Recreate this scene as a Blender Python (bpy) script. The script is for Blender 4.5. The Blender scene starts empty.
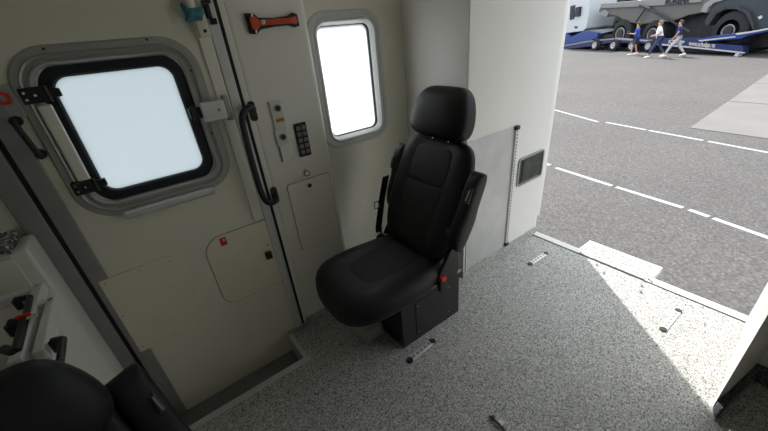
import bpy, bmesh, math, random
from mathutils import Vector, Matrix, Euler
R = math.radians
random.seed(4)
scn = bpy.context.scene
col = scn.collection

# ---------------------------------------------------------------- camera
YAW, PIT, ROL, FPX = 0.9817, 0.49, -0.1004, 340.5
CAM = Vector((0, 0, 1.5))
_F = Vector((math.cos(YAW)*math.cos(PIT), math.sin(YAW)*math.cos(PIT), -math.sin(PIT)))
_r0 = Vector((math.sin(YAW), -math.cos(YAW), 0)); _u0 = _r0.cross(_F)
_r = _r0*math.cos(ROL) + _u0*math.sin(ROL); _u = -_r0*math.sin(ROL) + _u0*math.cos(ROL)
cd = bpy.data.cameras.new('camera'); cam = bpy.data.objects.new('camera', cd); col.objects.link(cam)
cam.matrix_world = Matrix(((_r.x, _u.x, -_F.x, CAM.x), (_r.y, _u.y, -_F.y, CAM.y), (_r.z, _u.z, -_F.z, CAM.z), (0, 0, 0, 1)))
cd.sensor_width = 36; cd.lens = 36*FPX/768; cd.clip_start = 0.02; cd.clip_end = 400
scn.camera = cam

# ---------------------------------------------------------------- world, sun, exposure
w = bpy.data.worlds.new('sky'); scn.world = w; w.use_nodes = True
bg = w.node_tree.nodes['Background']; bg.inputs[0].default_value = (0.86, 0.92, 1.0, 1); bg.inputs[1].default_value = 1.15
sd = bpy.data.lights.new('sun', 'SUN'); sd.energy = 3.6; sd.angle = R(0.6); sd.color = (1.0, 0.96, 0.9)
so = bpy.data.objects.new('sun', sd); col.objects.link(so)
SUN_EL = R(43); SUN_DIR = Vector((0.627*math.cos(SUN_EL), 0.779*math.cos(SUN_EL), math.sin(SUN_EL)))
so.rotation_euler = SUN_DIR.to_track_quat('Z', 'Y').to_euler(); so.location = (6, 8, 12)
vs = scn.view_settings; vs.view_transform = 'Standard'; vs.look = 'None'; vs.gamma = 1; vs.use_curve_mapping = False
vs.exposure = 0.92
scn.cycles.max_bounces = 12; scn.cycles.diffuse_bounces = 8; scn.cycles.transmission_bounces = 8

# ---------------------------------------------------------------- helpers
def at(px, py, ax, val):
    d = _F*FPX + _r*(px-384) - _u*(py-215.5)
    i = 'xyz'.index(ax); t = (val-CAM[i])/d[i]
    return CAM + d*t

def mat(name, c, rough=0.5, metal=0.0, noise=0.0, nscale=20.0, bump=0.0, bscale=200.0, coat=0.0, spec=0.5, detail=3):
    m = bpy.data.materials.new(name); m.use_nodes = True
    nt = m.node_tree; b = nt.nodes['Principled BSDF']
    b.inputs['Roughness'].default_value = rough; b.inputs['Metallic'].default_value = metal
    b.inputs['Coat Weight'].default_value = coat; b.inputs['Specular IOR Level'].default_value = spec
    tc = nt.nodes.new('ShaderNodeTexCoord')
    n = nt.nodes.new('ShaderNodeTexNoise'); n.inputs['Scale'].default_value = nscale; n.inputs['Detail'].default_value = detail
    nt.links.new(tc.outputs['Object'], n.inputs['Vector'])
    rmp = nt.nodes.new('ShaderNodeValToRGB')
    rmp.color_ramp.elements[0].position = 0.3; rmp.color_ramp.elements[1].position = 0.7
    rmp.color_ramp.elements[0].color = tuple(x*(1-noise) for x in c) + (1,)
    rmp.color_ramp.elements[1].color = tuple(min(1, x*(1+noise)) for x in c) + (1,)
    nt.links.new(n.outputs['Fac'], rmp.inputs['Fac']); nt.links.new(rmp.outputs['Color'], b.inputs['Base Color'])
    if bump:
        n2 = nt.nodes.new('ShaderNodeTexNoise'); n2.inputs['Scale'].default_value = bscale
        nt.links.new(tc.outputs['Object'], n2.inputs['Vector'])
        bp = nt.nodes.new('ShaderNodeBump'); bp.inputs['Strength'].default_value = bump; bp.inputs['Distance'].default_value = 0.002
        nt.links.new(n2.outputs['Fac'], bp.inputs['Height']); nt.links.new(bp.outputs['Normal'], b.inputs['Normal'])
    return m

def speckle(name, stops, scale=260.0, rough=0.55, patch=0.12, k2=4.0):
    """terrazzo-like flakes: random colour per voronoi cell"""
    m = bpy.data.materials.new(name); m.use_nodes = True
    nt = m.node_tree; b = nt.nodes['Principled BSDF']; b.inputs['Roughness'].default_value = rough
    tc = nt.nodes.new('ShaderNodeTexCoord')
    v = nt.nodes.new('ShaderNodeTexVoronoi'); v.inputs['Scale'].default_value = scale
    nt.links.new(tc.outputs['Object'], v.inputs['Vector'])
    sp = nt.nodes.new('ShaderNodeSeparateColor'); nt.links.new(v.outputs['Color'], sp.inputs[0])
    r = nt.nodes.new('ShaderNodeValToRGB'); r.color_ramp.interpolation = 'CONSTANT'
    while len(r.color_ramp.elements) < len(stops): r.color_ramp.elements.new(0.5)
    for e, (p, c) in zip(r.color_ramp.elements, stops): e.position = p; e.color = c + (1,)
    nt.links.new(sp.outputs[0], r.inputs['Fac'])
    n = nt.nodes.new('ShaderNodeTexNoise'); n.inputs['Scale'].default_value = k2; n.inputs['Detail'].default_value = 4
    nt.links.new(tc.outputs['Object'], n.inputs['Vector'])
    mr = nt.nodes.new('ShaderNodeMapRange'); mr.inputs[3].default_value = 1-patch; mr.inputs[4].default_value = 1+patch
    mr.inputs[1].default_value = 0.3; mr.inputs[2].default_value = 0.7
    nt.links.new(n.outputs['Fac'], mr.inputs[0])
    mx = nt.nodes.new('ShaderNodeVectorMath'); mx.operation = 'SCALE'
    nt.links.new(r.outputs['Color'], mx.inputs[0]); nt.links.new(mr.outputs[0], mx.inputs['Scale'])
    nt.links.new(mx.outputs[0], b.inputs['Base Color'])
    return m

def frosted(name, c, clear=0.0):
    m = bpy.data.materials.new(name); m.use_nodes = True
    nt = m.node_tree; nt.nodes.clear()
    o = nt.nodes.new('ShaderNodeOutputMaterial'); t = nt.nodes.new('ShaderNodeBsdfTranslucent')
    tc = nt.nodes.new('ShaderNodeTexCoord'); n = nt.nodes.new('ShaderNodeTexNoise'); n.inputs['Scale'].default_value = 3
    nt.links.new(tc.outputs['Object'], n.inputs['Vector'])
    r = nt.nodes.new('ShaderNodeValToRGB'); r.color_ramp.elements[0].color = tuple(x*0.98 for x in c)+(1,); r.color_ramp.elements[1].color = c+(1,)
    nt.links.new(n.outputs['Fac'], r.inputs['Fac']); nt.links.new(r.outputs['Color'], t.inputs['Color'])
    g = nt.nodes.new('ShaderNodeBsdfGlossy'); g.inputs['Roughness'].default_value = 0.15
    mx = nt.nodes.new('ShaderNodeMixShader'); mx.inputs[0].default_value = 0.04
    nt.links.new(t.outputs[0], mx.inputs[1]); nt.links.new(g.outputs[0], mx.inputs[2]); nt.links.new(mx.outputs[0], o.inputs[0])
    return m

M = {}
M['wall'] = mat('cream_plastic_wall', (0.77, 0.765, 0.66), 0.42, noise=0.02, nscale=4, bump=0.15, bscale=60)
M['wall2'] = mat('pale_grey_moulding', (0.86, 0.85, 0.765), 0.38, noise=0.015, nscale=5)
M['lining'] = mat('grey_lining', (0.78, 0.77, 0.72), 0.6, noise=0.03)
M['door'] = mat('cream_door_skin', (0.76, 0.75, 0.63), 0.45, noise=0.02, nscale=5, bump=0.1, bscale=80)
M['white'] = mat('white_laminate', (0.75, 0.74, 0.695), 0.4, noise=0.01, nscale=5)
M['panelc'] = mat('cream_access_panel', (0.80, 0.755, 0.60), 0.5, noise=0.02, nscale=8)
M['alu'] = mat('satin_aluminium', (0.72, 0.72, 0.71), 0.4, 0.5, noise=0.04, nscale=30)
M['frame2'] = mat('grey_white_window_moulding', (0.60, 0.61, 0.60), 0.35, noise=0.02)
M['alud'] = mat('anodised_grey_profile', (0.33, 0.333, 0.325), 0.45, 0.4, noise=0.05, nscale=20)
M['frame'] = mat('light_grey_window_frame', (0.42, 0.42, 0.40), 0.36, 0.35, noise=0.02)
M['steel'] = mat('brushed_steel_sheet', (0.56, 0.56, 0.55), 0.42, 0.35, noise=0.06, nscale=9, detail=6)
M['chrome'] = mat('bright_metal', (0.82, 0.82, 0.82), 0.2, 1.0)
M['black'] = mat('black_plastic', (0.018, 0.018, 0.019), 0.42, noise=0.1, bump=0.1, bscale=300)
M['rubber'] = mat('black_rubber', (0.008, 0.010, 0.017), 0.6)
M['leather'] = mat('black_leatherette', (0.0085, 0.0095, 0.0115), 0.46, noise=0.12, nscale=60, bump=0.35, bscale=420, spec=0.36)
M['cloth'] = mat('black_perforated_leatherette', (0.006, 0.0067, 0.008), 0.62, noise=0.25, nscale=500, bump=0.3, bscale=700)
M['box'] = mat('black_painted_steel', (0.022, 0.02, 0.021), 0.4, noise=0.08, nscale=30, spec=0.5)
M['red'] = mat('red_plastic', (0.70, 0.03, 0.015), 0.4)
M['orange'] = mat('orange_red_plastic', (0.78, 0.10, 0.025), 0.45, noise=0.06, nscale=60)
M['yellow'] = mat('amber_label', (0.85, 0.42, 0.04), 0.5)
M['teal'] = mat('teal_tape', (0.05, 0.22, 0.28), 0.5, noise=0.3, nscale=60)
M['whitep'] = mat('white_plastic', (0.72, 0.72, 0.69), 0.35, noise=0.01)
M['greyp'] = mat('mid_grey_plastic', (0.24, 0.24, 0.24), 0.5)
M['darkgl'] = mat('dark_green_glass', (0.035, 0.045, 0.035), 0.12, noise=0.5, nscale=12)
M['floor'] = speckle('grey_flake_floor_coating', [(0, (0.07, 0.07, 0.065)), (0.10, (0.23, 0.232, 0.215)), (0.28, (0.37, 0.37, 0.345)), (0.62, (0.50, 0.50, 0.47)), (0.90, (0.70, 0.695, 0.66))], 240, patch=0.05)
M['stepf'] = mat('dark_grey_step_mat', (0.20, 0.20, 0.19), 0.7, noise=0.25, nscale=160)
M['sill'] = mat('grey_sill_trim', (0.50, 0.51, 0.50), 0.4, noise=0.03)
M['granite'] = speckle('dark_granite_flake', [(0, (0.03, 0.03, 0.03)), (0.35, (0.16, 0.16, 0.15)), (0.65, (0.42, 0.42, 0.40)), (0.85, (0.65, 0.65, 0.62))], 120)
M['carpet'] = speckle('dark_flake_skirting', [(0, (0.03, 0.035, 0.04)), (0.4, (0.09, 0.10, 0.11)), (0.8, (0.22, 0.23, 0.24))], 200)
M['asphalt'] = speckle('sunlit_asphalt', [(0, (0.062, 0.058, 0.055)), (0.3, (0.084, 0.080, 0.077)), (0.7, (0.101, 0.096, 0.092)), (0.93, (0.13, 0.124, 0.118))], 45, 0.9, patch=0.10, k2=0.35)
M['concrete'] = mat('pale_concrete_slab', (0.165, 0.158, 0.147), 0.9, noise=0.06, nscale=1.2)
M['paint'] = mat('white_road_paint', (0.36, 0.36, 0.35), 0.8, noise=0.10, nscale=9)
M['pane_l'] = frosted('frosted_blue_pane', (0.515, 0.56, 0.58))
M['pane_r'] = frosted('frosted_white_pane', (0.93, 0.95, 0.95))
M['navy'] = mat('navy_blue_truck_paint', (0.007, 0.018, 0.095), 0.4, noise=0.15, nscale=1.5)
M['blue'] = mat('bright_blue_truck_paint', (0.009, 0.038, 0.19), 0.35)
M['cab'] = mat('white_cab_paint', (0.50, 0.53, 0.54), 0.35)
M['tyre'] = mat('dark_tyre_rubber', (0.015, 0.016, 0.019), 0.85, noise=0.2, nscale=4)
M['rim'] = mat('pale_grey_rim', (0.50, 0.50, 0.50), 0.5)
M['dump'] = mat('grey_painted_steel', (0.11, 0.105, 0.094), 0.6, noise=0.10, nscale=0.9)
M['dumpl'] = mat('light_grey_painted_rail', (0.21, 0.21, 0.207), 0.55, noise=0.05, nscale=2)
M['slate'] = mat('dark_slate_machine_paint', (0.019, 0.028, 0.034), 0.5, noise=0.15, nscale=1)
M['under'] = mat('dark_chassis', (0.025, 0.027, 0.032), 0.7, noise=0.3, nscale=3)
M['leaf'] = mat('dark_green_leaves', (0.030, 0.062, 0.022), 0.8, noise=0.5, nscale=2.5)
M['hedge'] = mat('pale_green_leaves', (0.06, 0.085, 0.055), 0.8, noise=0.4, nscale=3)
M['bark'] = mat('brown_bark', (0.12, 0.08, 0.05), 0.9, noise=0.3)
M['skin'] = mat('skin', (0.50, 0.27, 0.18), 0.6, noise=0.05)
M['hair'] = mat('brown_hair', (0.09, 0.05, 0.03), 0.8, noise=0.2, nscale=60)
M['hairg'] = mat('greying_hair', (0.22, 0.18, 0.15), 0.8, noise=0.2, nscale=60)
M['shirtb'] = mat('blue_cotton', (0.02, 0.07, 0.42), 0.85, noise=0.1, nscale=15)
M['shirtn'] = mat('navy_cotton', (0.015, 0.03, 0.14), 0.85, noise=0.1, nscale=15)
M['shirtw'] = mat('white_cotton', (0.80, 0.82, 0.84), 0.85, noise=0.04, nscale=15)
M['denim'] = mat('dark_denim', (0.03, 0.05, 0.11), 0.9, noise=0.2, nscale=30)
M['greyt'] = mat('light_grey_cotton', (0.45, 0.45, 0.47), 0.9, noise=0.06, nscale=30)
M['shorts'] = mat('dark_blue_shorts', (0.035, 0.05, 0.11), 0.9, noise=0.1)
M['shoe'] = mat('white_trainer', (0.75, 0.74, 0.72), 0.6)

def link(name, bm, m, parent=None, smooth=True, loc=None):
    me = bpy.data.meshes.new(name); bm.normal_update()
    bmesh.ops.recalc_face_normals(bm, faces=bm.faces)
    bm.to_mesh(me); bm.free()
    o = bpy.data.objects.new(name, me); col.objects.link(o)
    if m: me.materials.append(m)
    if smooth:
        for p in me.polygons: p.use_smooth = True
        md = me
        try: me.set_sharp_from_angle(angle=R(38))
        except Exception: pass
    if smooth and not name.endswith('cushion'):
        wn = o.modifiers.new('weighted', 'WEIGHTED_NORMAL'); wn.keep_sharp = True
    if parent: o.parent = parent
    if loc: o.location = loc
    return o
def tag(o, label=None, cat=None, group=None, kind=None):
    if label: o['label'] = label
    if cat: o['category'] = cat
    if group: o['group'] = group
    if kind: o['kind'] = kind
    return o
def struct(o): o['kind'] = 'structure'; return o
def empty(name, loc=(0, 0, 0), rz=0.0):
    o = bpy.data.objects.new(name, None); col.objects.link(o); o.location = loc; o.rotation_euler = (0, 0, rz); o.empty_display_size = 0.05
    return o
def bevel(bm, geom, w, seg=3):
    if w > 0: bmesh.ops.bevel(bm, geom=geom, offset=w, segments=seg, affect='EDGES', profile=0.5, clamp_overlap=True)
def box(bm, x0, x1, y0, y1, z0, z1, bv=0.0, seg=3):
    t = bmesh.new()
    bmesh.ops.create_cube(t, size=1)
    for v in t.verts: v.co = Vector((x0+(v.co.x+.5)*(x1-x0), y0+(v.co.y+.5)*(y1-y0), z0+(v.co.z+.5)*(z1-z0)))
    bevel(t, t.edges[:], bv, seg)
    merge(bm, t); return bm
def merge(bm, t, mtx=None):
    if mtx is not None: bmesh.ops.transform(t, matrix=mtx, verts=t.verts)
    me = bpy.data.meshes.new('tmp'); t.to_mesh(me); t.free(); bm.from_mesh(me); bpy.data.meshes.remove(me)
def boxo(name, x0, x1, y0, y1, z0, z1, m, parent=None, bv=0.0):
    return link(name, box(bmesh.new(), x0, x1, y0, y1, z0, z1, bv), m, parent)
def prism(bm, pts, d, bv=0.0, seg=2):
    """closed polygon pts (Vectors) extruded by vector d"""
    t = bmesh.new(); vs_ = [t.verts.new(p) for p in pts]; f = t.faces.new(vs_)
    r = bmesh.ops.extrude_face_region(t, geom=[f])
    bmesh.ops.translate(t, vec=d, verts=[g for g in r['geom'] if isinstance(g, bmesh.types.BMVert)])
    bmesh.ops.recalc_face_normals(t, faces=t.faces)
    if bv: bevel(t, [e for e in t.edges if e.is_manifold and e.calc_face_angle(0) > R(30)], bv, seg)
    merge(bm, t); return bm
def tube(bm, pts, r, n=12, closed=False):
    pts = [Vector(p) for p in pts]; rings = []
    up = None
    for i, p in enumerate(pts):
        a = pts[max(i-1, 0)]; b = pts[min(i+1, len(pts)-1)]; d = (b-a).normalized()
        if up is None: up = d.orthogonal().normalized()
        up = (up - d*up.dot(d)).normalized(); s = d.cross(up)
        rr = r[i] if isinstance(r, (list, tuple)) else r
        rings.append([bm.verts.new(p + (up*math.cos(2*math.pi*k/n) + s*math.sin(2*math.pi*k/n))*rr) for k in range(n)])
    for A, B in zip(rings, rings[1:]):
        for k in range(n): bm.faces.new((A[k], A[(k+1) % n], B[(k+1) % n], B[k]))
    bm.faces.new(rings[0][::-1]); bm.faces.new(rings[-1]); return bm
def smooth_path(pts, k=6):
    pts = [Vector(p) for p in pts]; out = []
    P_ = [pts[0]] + pts + [pts[-1]]
    for i in range(1, len(P_)-2):
        a, b, c, d = P_[i-1:i+3]
        for j in range(k):
            t = j/k
            out.append(0.5*((2*b) + (c-a)*t + (2*a-5*b+4*c-d)*t*t + (3*b-a-3*c+d)*t**3))
    out.append(pts[-1]); return out
def loft(bm, secs, n=28, U=None, V=None):
    """secs: (centre, half_u, half_v, exponent[, uvec, vvec]); superellipse sections joined, closed ends"""
    rings = []
    for s in secs:
        c, a, b, e = s[:4]; u = s[4] if len(s) > 4 else U; v = s[5] if len(s) > 5 else V
        ring = []
        for k in range(n):
            t = 2*math.pi*(k+.5)/n; ct, st = math.cos(t), math.sin(t)
            x = a*math.copysign(abs(ct)**(2/e), ct); y = b*math.copysign(abs(st)**(2/e), st)
            ring.append(bm.verts.new(Vector(c) + u*x + v*y))
        rings.append(ring)
    for A, B in zip(rings, rings[1:]):
        for k in range(n): bm.faces.new((A[k], A[(k+1) % n], B[(k+1) % n], B[k]))
    bm.faces.new(rings[0][::-1]); bm.faces.new(rings[-1]); return bm
def rr(w, h, r, n=8):
    """rounded rectangle outline, centred; r one radius or four (tr, tl, bl, br)"""
    if not isinstance(r, (list, tuple)): r = [r]*4
    out = []
    for i, (sx, sz) in enumerate(((1, 1), (-1, 1), (-1, -1), (1, -1))):
        cx, cz = sx*(w/2-r[i]), sz*(h/2-r[i])
        for k in range(n+1):
            a = math.pi/2*i + math.pi/2*k/n
            out.append((cx+r[i]*math.cos(a), cz+r[i]*math.sin(a)))
    return out
def wall_outline(cx, cz, y, w, h, r): return [Vector((cx+a, y, cz+b)) for a, b in rr(w, h, r)]
def ring_profile(bm, cx, cz, prof, r0):
    """window frame: prof = list of (grow, y): outlines grown from base (w,h) joined into a closed loop"""
    w0, h0 = prof[0][2], prof[0][3]
    rings = []
    for p in prof:
        g, y = p[0], p[1]
        rings.append([bm.verts.new(v) for v in wall_outline(cx, cz, y, w0+2*g, h0+2*g, max(0.004, r0+g))])
    n = len(rings[0])
    for i in range(len(rings)):
        A, B = rings[i], rings[(i+1) % len(rings)]
        for k in range(n): bm.faces.new((A[k], A[(k+1) % n], B[(k+1) % n], B[k]))
    return bm
def disc(bm, c, ax, r, d, n=20, bv=0.0):
    ax = Vector(ax).normalized(); t = bmesh.new()
    bmesh.ops.create_cone(t, cap_ends=True, segments=n, radius1=r, radius2=r, depth=d)
    if bv: bevel(t, [e for e in t.edges if e.is_manifold and e.calc_face_angle(0) > R(40)], bv, 2)
    merge(bm, t, Matrix.Translation(Vector(c)) @ ax.to_track_quat('Z', 'Y').to_matrix().to_4x4()); return bm
def hole_wall(bm, x0, x1, z0, z1, y, holes, th, base_r):
    """wall slab in plane y, thickness th away from room, with one rounded hole"""
    cx, cz, w_, h_, r_ = holes
    inn = wall_outline(cx, cz, y, w_, h_, r_)
    n = len(inn)
    out = []
    m_ = n//4; h_ = m_//2
    for i, v in enumerate(inn):          # arcs run top right, top left, bottom left, bottom right
        arc, k = divmod(i, m_)
        xs_ = x1 if arc in (0, 3) else x0; zs_ = z1 if arc in (0, 1) else z0
        onx = (k < h_) if arc in (0, 2) else (k > h_)
        if k == h_: out.append(Vector((xs_, y, zs_)))
        elif onx: out.append(Vector((xs_, y, v.z)))
        else: out.append(Vector((v.x, y, zs_)))
    L = [[bm.verts.new(p + Vector((0, dy, 0))) for p in P_] for P_ in (inn, out) for dy in (0, th)]
    i0, i1, o0, o1 = L
    for k in range(n):
        j = (k+1) % n
        for A, B in ((i0, o0), (i1, o1), (i0, i1), (o0, o1)): bm.faces.new((A[k], A[j], B[j], B[k]))
    return bm

# ================================================================ SETTING : vehicle shell
YW = 1.58; YB = 1.74; XR = 2.24; ZC = 1.92; YS = -0.75; XF = -1.15; G = -1.05
def struct_box(name, *a, bv=0.0): return struct(boxo(name, *a, bv=bv))
# floor with step well beside the door
fb = bmesh.new()
def slab(bm, poly, z0, z1): return prism(bm, [Vector((x, y, z0)) for x, y in poly], Vector((0, 0, z1-z0)))
slab(fb, [(XF, YS), (XR, YS), (XR, 1.80), (0.305, 1.80), (0.305, 1.335), (XF, 1.335)], -0.06, 0)
struct(link('floor', fb, M['floor'], smooth=False))
struct(boxo('floor_step', -0.42, 0.31, 1.32, 1.82, -0.26, -0.145, M['stepf']))
o = link('trim_1', box(bmesh.new(), -0.55, 0.32, 1.313, 1.347, -0.2, 0.006, 0.004), M['sill']); struct(o)
o = link('trim_2', box(bmesh.new(), 0.288, 0.312, 1.345, 1.57, -0.2, 0.005, 0.004), M['sill']); struct(o)
struct_box('ceiling', XF-.05, XR+.03, YS-.05, 1.95, ZC, ZC+0.06, M['lining'])
struct_box('wall_front', XF-.05, XF, YS, 1.8, -0.06, ZC, M['lining'])
struct_box('wall_right', XF, XR, YS-.05, YS, -0.06, ZC, M['lining'])
struct_box('wall_door_side', XF, -0.40, YW, YW+0.08, -0.26, ZC, M['wall'])
# window wall behind the seat
bm = bmesh.new(); W2 = (1.035, 1.278, 0.345, 0.575, 0.055)
hole_wall(bm, 0.74, 1.45, -0.06, ZC, YB, W2, 0.045, 0)
struct(link('wall_back', bm, M['wall']))
struct_box('wall_rear', 1.451, XR, YB, YB+.10, -0.06, ZC, M['wall'])
# outer skin below the floor and over the door well so no light leaks
struct_box('wall_well', -0.50, -0.40, 1.335, 1.62, -0.26, 0.0, M['wall'])

# moulded column between door and window
bm = bmesh.new()
prism(bm, [Vector((0.418, 1.72, 0.0)), Vector((0.418, YW, 0.0)), Vector((0.755, YW, 0.0)), Vector((0.80, 1.76, 0.0)), Vector((0.6, 1.78, 0.0))], Vector((0, 0, ZC)), 0.022, 5)
struct(link('wall_column', bm, M['wall2']))
struct(boxo('baseboard_column', 0.41, 0.80, YW-0.012, 1.76, 0.0, 0.035, M['floor'], bv=0.004))
struct(boxo('baseboard_back', 0.79, 1.43, YB-0.014, YB+.01, 0.0, 0.04, M['floor'], bv=0.004))

# ---- door
door = struct(empty('door_1', (0, YW, -0.2)))
def dchild(o, p=None):
    o.parent = p or door
    if p is None: o.matrix_parent_inverse = Matrix.Translation(Vector((0, -YW, 0.2)))
    return o
bm = bmesh.new(); W1 = (0.0, 1.265, 0.425, 0.485, 0.08)
hole_wall(bm, -0.315, 0.372, -0.215, ZC, YW, W1, 0.045, 0)
dchild(link('door_leaf', bm, M['door']))
bm = bmesh.new(); box(bm, -0.357, -0.302, YW-0.012, YW+.05, -0.2, ZC, 0.004); dchild(link('edge_profile', bm, M['alud']))
bm = bmesh.new(); box(bm, 0.345, 0.385, YW-0.010, YW+.05, -0.2, ZC, 0.004); dchild(link('edge_profile', bm, M['alu']))
# window frame of the door: stepped rings
fr = bmesh.new()
ring_profile(fr, 0.0, 1.265, [(0.0, YW+.03, 0.425, 0.470), (0.0, YW+.004), (0.005, YW-.008), (0.010, YW-.013), (0.015, YW-.013), (0.018, YW-.006), (0.025, YW-.006), (0.028, YW-.015), (0.034, YW-.018), (0.038, YW-.010), (0.055, YW-.009), (0.064, YW+.002), (0.055, YW+.004), (0.0, YW+.034)], 0.058)
wf = dchild(link('window_frame', fr, M['frame']))
bm = bmesh.new()
ring_profile(bm, 0.0, 1.265, [(0.0, YW+.030, 0.350, 0.402), (0.0, YW+.008), (0.006, YW+.002), (0.028, YW+.004), (0.046, YW+.006), (0.046, YW+.030)], 0.045)
dchild(link('rubber_seal', bm, M['rubber']), wf)
bm = bmesh.new(); prism(bm, wall_outline(0, 1.265, YW+.024, 0.375, 0.44, 0.05), Vector((0, 0.005, 0)))
dchild(link('pane', bm, M['pane_l']), wf)
bm = bmesh.new()
for x, z in ((-.15, 1.55), (.13, 1.553), (.235, 1.44), (.236, 1.20), (.10, .981), (-.12, .983), (-.24, 1.12), (-.24, 1.42)): disc(bm, (x, YW-.016, z), (0, 1, 0), .004, .004, 10)
dchild(link('screw', bm, M['black']), wf)
# hinges (black) and casing strip at left
dchild(boxo('casing_strip', -0.236, -0.198, YW-.024, YW-.004, 1.125, 1.395, M['wall2'], bv=.008), wf)
for z in (1.425, 1.112):
    bm = bmesh.new(); box(bm, -0.258, -0.195, YW-.030, YW-.010, z-.024, z+.024, .004)
    box(bm, -0.196, -0.160, YW-.026, YW-.004, z-.013, z+.013, .004)
    tube(bm, [(-0.193, YW-.028, z-.024), (-0.193, YW-.028, z+.024)], .006)
    h = dchild(link('hinge', bm, M['black']), wf)
    b2 = bmesh.new()
    for dx, dz in ((-.246, .01), (-.246, -.01), (-.222, 0)): disc(b2, (dx, YW-.031, z+dz), (0, 1, 0), .004, .003, 10)
    link('screw', b2, M['chrome'], h)
# latch box at right
bm = bmesh.new(); box(bm, 0.222, 0.312, YW-.044, YW-.008, 1.248, 1.324, .006); 
lt = dchild(link('latch', bm, M['alu']), wf)
b2 = bmesh.new(); box(b2, 0.180, 0.223, YW-.030, YW-.006, 1.268, 1.308, .003); box(b2, .188, .206, YW-.036, YW-.010, 1.262, 1.316, .002); link('latch_tongue', b2, M['black'], lt)
b2 = bmesh.new(); box(b2, 0.312, 0.334, YW-.036, YW-.006, 1.238, 1.336, .004); link('latch_plate', b2, M['frame'], lt)
b2 = bmesh.new(); disc(b2, (.285, YW-.046, 1.288), (0, 1, 0), .006, .004, 12); link('screw', b2, M['greyp'], lt)
# pull bar under the window
bm = bmesh.new(); box(bm, -0.160, 0.178, YW-.034, YW-.004, 0.952, 0.984, .010, 4); dchild(link('pull_bar', bm, M['alu']))
# lock rod strip on right of door leaf
dchild(boxo('lock_rod_cover', 0.297, 0.342, YW-.010, YW+.004, 0.755, ZC, M['wall2'], bv=.004))
bm = bmesh.new(); tube(bm, [(0.30, YW-.030, 1.92), (0.300, YW-.030, 1.60)], .016, 14); box(bm, .300, .340, YW-.034, YW-.004, 1.545, 1.63, .006)
lk = dchild(link('lock_rod', bm, M['panelc']))
b2 = bmesh.new(); tube(b2, [(0.272, YW-.026, 1.655), (0.285, YW-.032, 1.615)], [.006, .012], 10); tube(b2, smooth_path([(0.275, YW-.034, 1.60), (0.29, YW-.05, 1.62), (0.318, YW-.046, 1.615), (0.33, YW-.036, 1.635)]), .010, 10)
box(b2, .276, .326, YW-.048, YW-.03, 1.598, 1.640, .007)
dchild(link('tape', b2, M['teal']), lk)
b2 = bmesh.new(); disc(b2, (.322, YW-.036, 1.565), (0, 1, 0), .006, .004, 12); dchild(link('screw', b2, M['black']), lk)
b2 = bmesh.new(); box(b2, .345, .362, YW-.036, YW-.008, 1.605, 1.66, .003); box(b2, .355, .376, YW-.03, YW-.008, 1.585, 1.605, .003); disc(b2, (.352, YW-.04, 1.655), (1, 0, .3), .008, .03, 10); dchild(link('striker', b2, M['black']))
# access panels
bm = bmesh.new(); prism(bm, [Vector((-0.187+a, YW-.014, 0.535+b)) for a, b in rr(0.300, 0.40, (.055, .004, .004, .055))], Vector((0, .014, 0)), .0015, 1)
p1 = dchild(link('access_panel', bm, M['panelc']))
b2 = bmesh.new()
for x, z in ((-.32, .72), (-.20, .725), (-.09, .715), (-.325, .55), (-.052, .53), (-.32, .36), (-.19, .348), (-.08, .36)): disc(b2, (x, YW-.0145, z), (0, 1, 0), .003, .003, 10)
dchild(link('screw', b2, M['frame']), p1)
bm = bmesh.new(); prism(bm, [Vector((0.218+a, YW-.005, 0.552+b)) for a, b in rr(0.335, 0.38, (.004, .085, .06, .004))], Vector((0, .006, 0)), .0015, 1)
p2 = dchild(link('access_panel', bm, M['panelc']))
b2 = bmesh.new(); prism(b2, [Vector((0.218+a, YW-.0018, 0.552+b)) for a, b in rr(0.341, 0.386, (.004, .088, .063, .004))], Vector((0, .002, 0))); dchild(link('gap_line', b2, M['greyp']), p2)
c = at(223, 241, 'y', YW)
b2 = bmesh.new(); box(b2, c.x-.014, c.x+.014, YW-.008, YW-.004, c.z-.020, c.z+.020, .001); st = dchild(link('sticker', b2, M['red']), p2)
b2 = bmesh.new(); prism(b2, [Vector((c.x+a, YW-.0095, c.z+b)) for a, b in ((.001, .014), (.009, .012), (.006, .001), (-.001, .004))], Vector((0, .002, 0))); dchild(link('pictogram', b2, M['whitep']), st)
c = at(268, 254, 'y', YW)
b2 = bmesh.new(); box(b2, c.x-.016, c.x+.016, YW-.020, YW-.004, c.z-.022, c.z+.020, .004); box(b2, c.x-.006, c.x+.010, YW-.030, YW-.018, c.z-.012, c.z+.012, .003); dchild(link('latch', b2, M['black']), p2)
b2 = bmesh.new()
for dx, dz in ((.01, .055), (.035, -.03)): disc(b2, (c.x+dx, YW-.006, c.z+dz), (0, 1, 0), .005, .003, 10)
dchild(link('screw', b2, M['greyp']), p2)

# door surround: rubber gaps and pillar strips
struct(boxo('trim_3', -0.372, -0.357, YW-.004, YW+.06, -0.2, ZC, M['rubber']))
struct(boxo('trim_4', -0.437, -0.372, YW-.014, YW+.06, -0.2, ZC, M['alud'], bv=.004))
struct(boxo('trim_5', 0.389, 0.400, YW-.004, YW+.09, 0.0, ZC, M['rubber']))
struct(boxo('trim_6', 0.400, 0.424, YW-.002, YW+.09, 0.0, ZC, M['wall2'], bv=.003))
struct(boxo('trim_7', 0.37, 0.392, YW+.002, YW+.09, -0.2, ZC, M['alud']))
struct(boxo('trim_8', 0.29, 0.41, 1.55, YW, -0.02, 0.008, M['alud'], bv=.003))

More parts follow.
